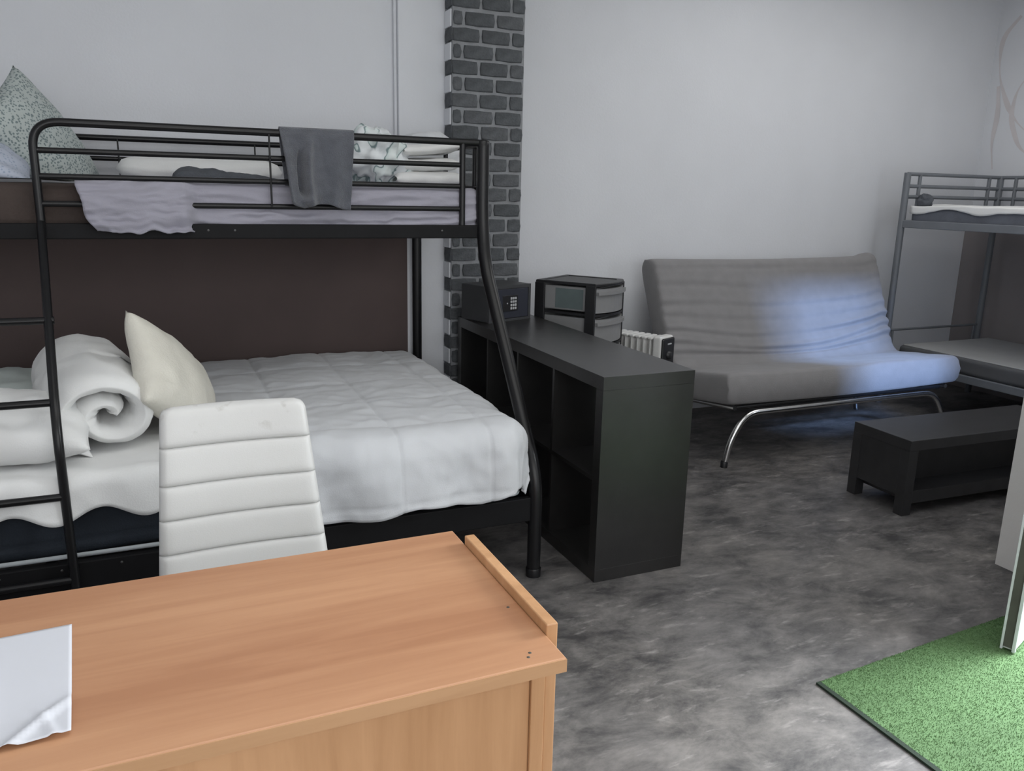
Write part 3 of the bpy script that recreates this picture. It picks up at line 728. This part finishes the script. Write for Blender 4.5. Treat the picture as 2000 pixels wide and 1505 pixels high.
# ------------------------------------------------------------------ futon sofa
fu = thing('futon_sofa', 'grey fabric futon sofa on a chrome tube frame against the white back wall', 'sofa', (2.2, 1.35, 0))
FX0, FX1 = 1.345, 3.06
def futon_mb():
    # side profile of the folded mattress, as the centre line from seat front to back top
    prof = fillet([(.925, .425), (1.42, .355), (1.52, .42), (1.80, 1.035)], .13, 8)
    prof2 = [Vector((0, p[0], p[1])) for p in []]
    P = [Vector((q.x, q.y)) for q in [Vector((a.x, a.y, 0)) for a in prof]]
    # resample
    L = [0]
    for i in range(1, len(P)): L.append(L[-1] + (P[i] - P[i - 1]).length)
    def at(s):
        s = min(max(s, 0), L[-1])
        for i in range(1, len(P)):
            if s <= L[i] or i == len(P) - 1:
                t = (s - L[i - 1]) / max(1e-6, L[i] - L[i - 1]); p = P[i - 1].lerp(P[i], t); d = (P[i] - P[i - 1]).normalized(); return p, d
    def tang(s):
        a, _ = at(s - .05); b, _ = at(s + .05); return (b - a).normalized()
    T = .086
    def surf(side):
        def fn(u, v):
            s = L[-1] * v; p, _ = at(s); d = tang(s); nn = Vector((-d.y, d.x))
            u = .5 - .5 * math.cos(PI * u) if True else u
            xx = FX0 - .03 + (FX1 - FX0 + .05 + .06 * v) * u
            eu = max(0, 1 - abs(2 * u - 1) ** 90) ** .5; ev = max(0, 1 - abs(2 * v - 1) ** (60 if v < .5 else 22)) ** .5
            t = T * min(eu, 1) * ev
            h = 0
            back = max(0, min(1, (v - .42) * 8))
            if side > 0:
                h += .010 * fbm(xx * 2.2, v * 3.5, 1)
                # hanging folds across the backrest
                for c0, dep, amp, wd, us in ((.575, .060, .020, .011, 1.0), (.635, .045, .014, .010, 1.3), (.52, .03, .012, .014, .7), (.70, .030, .008, .012, .2), (.765, .02, .007, .012, 2.1), (.85, .012, .006, .014, 3.0), (.93, -.010, .005, .012, 4.0)):
                    cc = c0 - dep * math.sin(PI * min(1, max(0, u * 1.15 - .08))) + .016 * nz(xx * 1.6, c0 * 40) + .05 * max(0, u - .6) * (c0 < .66)
                    am = amp * max(.12, .5 + .8 * nz(xx * 1.3 + us, c0 * 30 + us))
                    h -= 1.5 * am * math.exp(-((v - cc) / wd) ** 2)
                    h += 1.2 * am * math.exp(-((v - cc - wd * 1.9) / (wd * 1.2)) ** 2)
                h *= min(1, eu * 1.0) ** 2 * ev ** 2
            top_dip = -.012 * math.sin(PI * u) * back * v + .022 * math.exp(-((u - .965) / .035) ** 2) * (v > .5) * v
            q = p + nn * (side * t + h) ; sagf = .014 * math.sin(PI * u) * (1 - v)
            return Vector((xx, q.x, q.y - sagf + top_dip))
        return fn
    b = MB().grid(surf(1), 90, 130); b2 = MB().grid(surf(-1), 90, 130); b.add(b2.v, [f[::-1] for f in b2.f], True)
    return b
weld(futon_mb().build('mattress', M_futon, fu))
fr = MB().tube(fillet([(1.318, .915, 0), (1.345, .915, .15), (1.44, .915, .292), (2.86, .915, .292), (2.96, .915, .15), (2.99, .915, 0)], .11, 8), .0165, 14).build('front_leg_tube', M_chrome, fu)
MB().lathe([(.019, 0), (.0195, .03), (.017, .034)], (1.318, .915, 0)).build('foot_cap', M_plasticb, fr)
MB().lathe([(.019, 0), (.0195, .03), (.017, .034)], (2.99, .915, 0)).build('foot_cap', M_plasticb, fr)
MB().tube(fillet([(1.32, 1.60, 0), (1.345, 1.60, .15), (1.44, 1.60, .262), (2.86, 1.60, .262), (2.96, 1.60, .15), (2.99, 1.60, 0)], .11, 8), .0165, 14).build('rear_leg_tube', M_chrome, fu)
MB().tube(fillet([(1.375, .935, .318), (1.375, 1.42, .262), (1.375, 1.56, .40), (1.375, 1.80, .95)], .08, 6), .0135, 12).build('side_tube', M_chrome, fu)
MB().tube(fillet([(2.98, .935, .318), (2.98, 1.42, .262), (2.98, 1.56, .40), (2.98, 1.80, .95)], .08, 6), .0135, 12).build('side_tube', M_chrome, fu)
MB().tube([(1.385, .945, .318), (2.93, .945, .318)], .0125, 12).build('seat_tube', M_black, fu)
for i in range(7):
    x = 1.55 + i * .21
    MB().box(x, x + .05, .95, 1.42, .268, .278, .002, 1, Matrix.Translation((0, 0, .31)) @ Matrix.Rotation(-.11, 4, 'X') @ Matrix.Translation((0, .05, -.135))).build('slat', M_black, fu)

# ------------------------------------------------------------------ low black bench table
ct = thing('coffee_table', 'low black-brown coffee table with a lower shelf in front of the futon', 'table', (1.655, .055, 0), -.045)
TL, TD, TH = 1.12, .345, .362
MB().box(0, TL, 0, TD, TH - .05, TH, .002).build('top', M_tableblack, ct, True)
for x in (0, TL - .05):
    MB().box(x + .003, x + .047, .052, TD - .052, .09, TH - .05).build('end_panel', M_tableblack, ct, True)
    for y in (0, TD - .052): MB().box(x, x + .052, y, y + .052, 0, TH - .05, .0015).build('leg', M_tableblack, ct, True)
MB().box(.052, TL - .052, .004, TD - .004, .055, .115, .0015).build('lower_shelf', M_tableblack, ct, True)
MB().box(.052, TL - .052, .135, .147, .115, TH - .05).build('back_panel', M_tableblack, ct, True)

# ------------------------------------------------------------------ grey bunk bed in the far right corner
gb = thing('bunk_bed', 'grey metal bunk bed in the far right corner beyond the futon', 'bunk bed', (3.8, .8, 0))
gx, gX, gy, gY = 3.31, 4.245, 1.70, -.30
for x in (gx, gX):
    for y in (gy, gY):
        MB().tube([(x, y, 0), (x, y, 1.602)], .0225, 14).build('post', M_greymetal, gb)
for x in (gx, gX):
    MB().box(x - .014, x + .014, gY + .02, gy - .02, 1.238, 1.288, .004).build('side_rail', M_greymetal, gb)
    MB().box(x - .014, x + .014, gY + .02, gy - .02, .285, .335, .004).build('side_rail', M_greymetal, gb)
for y in (gy, gY):
    MB().box(gx + .02, gX - .02, y - .014, y + .014, 1.238, 1.288, .004).build('end_rail', M_greymetal, gb)
    MB().box(gx + .02, gX - .02, y - .014, y + .014, .285, .335, .004).build('end_rail', M_greymetal, gb)
    for zz in (1.594, 1.514, 1.444): rod('end_board_rail', (gx, y, zz), (gX, y, zz), .0125, M_greymetal, gb)
    for x in (gx + .12, gX - .12): rod('end_board_upright', (x, y, 1.288), (x, y, 1.594), .0125, M_greymetal, gb)
    rod('end_board_rail', (gx, y, .525), (gX, y, .525), .0085, M_greymetal, gb)
    for x in (gx + .05, gX - .05): rod('end_board_upright', (x, y, .335), (x, y, .525), .0085, M_greymetal, gb)
for zz in (1.594, 1.514, 1.444): rod('guard_bar', (gX, gy, zz), (gX, gY, zz), .0125, M_greymetal, gb)
for y in (1.58, .9, .2): rod('guard_upright', (gX - .002, y, 1.288), (gX - .002, y, 1.594), .0125, M_greymetal, gb)
for i in range(10):
    y = gY + .12 + i * .19
    MB().box(gx + .014, gX - .014, y, y + .04, 1.242, 1.252).build('slat', M_greymetal, gb)
    MB().box(gx + .014, gX - .014, y, y + .04, .289, .299).build('slat', M_greymetal, gb)
tag(slab(gx + .025, gX - .03, gY + .04, gy - .03, 1.255, 1.375, 1, .0, .015, 5).build('mattress', M_bluegrey), 'blue-grey mattress on the top bunk of the grey bed', 'mattress')
def wsh(a, b, d): return .012 * fbm(a * 5, b * 5, 3) + .012 * min(1, d * 8) * nz(b * 9, 2)
def gsheet(u, v):
    a = -.075 + .95 * u; y = gY + .06 + (gy - gY - .10) * v
    if a < 0: x = gx + .020 - .004; z = 1.392 + a * (.55 + .45 * nz(y * 4, 7)) 
    else: x = gx + .016 + a * .90; z = 1.392
    return Vector((x, y, z + .012 * fbm(x * 4, y * 4, 3)))
tag(solid(weld(MB().grid(gsheet, 50, 70).build('bed_sheet', M_white)), .006), 'white sheet over the blue-grey mattress of the grey bunk bed', 'sheet')
stand('garment', M_garment, 'dark bundled cloth tucked at the corner post of the grey top bunk', 'garment', heap((gx + .075, gy - .10, 1.418), .045, .05, .045, 8, .25, 28, 18))
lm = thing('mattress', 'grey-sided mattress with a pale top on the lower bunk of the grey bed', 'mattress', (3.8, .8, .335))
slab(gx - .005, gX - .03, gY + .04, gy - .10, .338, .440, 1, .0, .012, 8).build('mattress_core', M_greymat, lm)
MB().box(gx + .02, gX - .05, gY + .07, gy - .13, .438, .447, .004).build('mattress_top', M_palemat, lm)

# ------------------------------------------------------------------ wooden desk
de = thing('desk', 'beech laminate desk with a raised side panel in the left foreground', 'desk', (-1.55, -1.2, 0))
DX1 = -.909
MB().box(-2.25, DX1, -1.458, -.952, .716, .740, .0025).build('desktop', M_desk, de)
dtop = de.children[-1]
MB().box(-2.25, DX1, -1.4595, -1.457, .7175, .7385).build('edge_band', M_edge, dtop)
MB().box(-.9085, -.8885, -1.388, -1.02, 0, .757, .002).build('side_panel', M_deskv, de)
MB().box(-2.24, -2.22, -1.388, -1.02, 0, .7155, .002).build('side_panel', M_deskv, de)
MB().box(-.934, -.910, -1.392, -1.372, 0, .7155, .0015).build('corner_batten', M_deskv, de)
MB().box(-2.218, -.9345, -1.386, -1.368, .06, .7155, .001).build('modesty_panel', M_deskv, de)
for x, y in ((-.955, -1.425), (-.962, -1.435), (-.93, -1.285)):
    MB().lathe([(0, .0006), (.0022, .0005), (.0028, 0)], (x, y, .740), 10).build('screw_hole', M_darkgap, dtop)  # dark discs in place of drilled holes, their inner shade is colour
def paper(u, v):
    x = -.206 + .206 * u; y = -.297 * v
    lift = .0; a = max(0, (u - .42)) * max(0, (v - .62)); lift = .05 * a
    fold = .007 * max(0, 1 - abs((u - .80) * 1.0 + (v - .88) * 1.2) / .07) * max(0, min(1, (v - .66) * 6)) + .004 * max(0, 1 - abs((u - .86) * 1.5 - (v - .88) * .6) / .05) * max(0, min(1, (v - .72) * 6))
    return Vector((x, y, .0012 + lift * .5 + fold + .002 * (1 - u) * v * 3 * max(0, math.sin(u * 5))))
pm = MB().grid(paper, 40, 50)
pm.v = [tuple(TR((-1.593, -1.084, .7405), 0, 0, .066) @ Vector(v)) for v in pm.v]
tag(solid(pm.build('paper_sheet', M_paper), .0004), 'blank white paper sheet with a creased corner lying on the desk', 'paper')

# ------------------------------------------------------------------ white chair
ch = thing('office_chair', 'white faux-leather high-back chair with horizontal stitched channels behind the desk', 'chair', (-1.265, -.5, 0))
def back_pt(side, zlo, zhi):
    def fn(u, v):
        z = zlo + (zhi - zlo) * v; k = (z - .43) / (.878 - .43)
        xl = -1.476 + .034 * k; xr = -1.056 - .034 * k
        cut = 0.0
        y = -.385 + .105 * k + .016 * (2 * u - 1) ** 2 * -1
        eu = max(0, 1 - abs(2 * u - 1) ** 14) ** .5
        ev = max(0, 1 - abs(2 * v - 1) ** 5) ** .5
        t = (.015 + .009 * ev) * (.25 + .75 * eu)
        return z, xl, xr, y, t
    return fn
zs = [.36, .445, .527, .609, .691, .783, .880]
for i in range(len(zs) - 1):
    b = MB(); last = i == len(zs) - 2
    f0 = back_pt(1, zs[i], zs[i + 1])
    def mk(side):
        def fn(u, v):
            z, xl, xr, y, t = f0(u, v)
            if last:
                e = max(0.0, (v - .72) / .28)       # rounded top corners
                dxr = .026 * (1 - math.sqrt(max(0, 1 - e * e)))
                xl += dxr; xr -= dxr
                t *= math.sqrt(max(0.02, 1 - e ** 4))
            return Vector((xl + (xr - xl) * u, y - side * t, z))
        return fn
    b.grid(mk(1), 40, 16); b2 = MB().grid(mk(-1), 40, 16); b.add(b2.v, [f[::-1] for f in b2.f], True)
    n1 = 40 * 16
    for j in range(15):
        b.f += [(j, j + 1, n1 + j + 1, n1 + j), (39 * 16 + j, n1 + 39 * 16 + j, n1 + 39 * 16 + j + 1, 39 * 16 + j + 1)]; b.sm += [True, True]
    for ii in range(39):
        b.f += [(ii * 16 + 15, ii * 16 + 31, n1 + ii * 16 + 31, n1 + ii * 16 + 15), (ii * 16, n1 + ii * 16, n1 + ii * 16 + 16, ii * 16 + 16)]; b.sm += [True, True]
    o = b.build('back_channel', M_leatherworn, ch)
MB().box(-1.478, -1.054, -.80, -.37, .40, .475, .03, 4).build('seat', M_leather, ch)
for sx in (-1, 1):
    x = -1.265 + sx * .18
    MB().tube(fillet([(x, -.80, 0), (x, -.78, .39), (x, -.42, .39), (x, -.36, 0)], .05, 6), .0115, 12).build('leg', M_chrome, ch)

# ------------------------------------------------------------------ green turf mat
rg = thing('turf_mat', 'green artificial grass mat on the grey floor by the white door', 'mat', (.95, -1.35, 0))
def rp(u, v):
    a = Vector((.313, -.818)); b = Vector((1.595, -.735)); c = Vector((1.595, -2.3)); d = Vector((.305, -2.3))
    return a.lerp(b, u).lerp(d.lerp(c, u), v)
q = [rp(0, 0), rp(1, 0), rp(1, 1), rp(0, 1)]
MB().prism([(p.x, p.y) for p in q][::-1], 0, .006).build('backing', M_grassb, rg)
e0, e1 = q[0], q[3]
MB().box(e1.x - .004, e0.x + .004, e1.y, e0.y, 0, .0075).build('edge_binding', M_rugedge, rg)
vs = []; fs = []
for i in range(140000):
    p = rp(random.random(), random.random() ** 1.25); a = random.uniform(0, PI); wv = random.uniform(.0008, .0014); hh = random.uniform(.003, .006)
    dx, dy = math.cos(a) * wv, math.sin(a) * wv; lx, ly = random.uniform(-.003, .003), random.uniform(-.003, .003)
    k = len(vs); vs += [(p.x - dx, p.y - dy, .005), (p.x + dx, p.y + dy, .005), (p.x + lx, p.y + ly, .005 + hh)]; fs.append((k, k + 1, k + 2))
gr = MB().add(vs, fs).build('grass_pile', M_grass, rg); gr['kind'] = 'stuff'

# ------------------------------------------------------------------ open white door leaf
ang = math.atan2(.21, .60)
dl = bpy.data.objects.new('door_1', None); COL.objects.link(dl); dl.location = (1.0, -.905, .012); dl.rotation_euler = (0, 0, ang); struct(dl)
MB().box(.014, .62, -.036, -.002, 0, 2.06, .002).build('door_panel', M_doorwhite, dl, True)
MB().box(0, .012, -.003, .004, 0, 2.06, .001).build('edge_profile', M_alu, dl, True)
MB().box(.004, .014, -.030, -.003, .01, 2.05).build('edge_channel', M_darkgap, dl, True)
MB().box(0, .013, -.040, -.030, 0, 2.06, .001).build('edge_profile', M_alu, dl, True)
MB().box(.01, .62, -.003, .004, 0, 2.06, .001).build('back_panel', M_wall, dl, True)
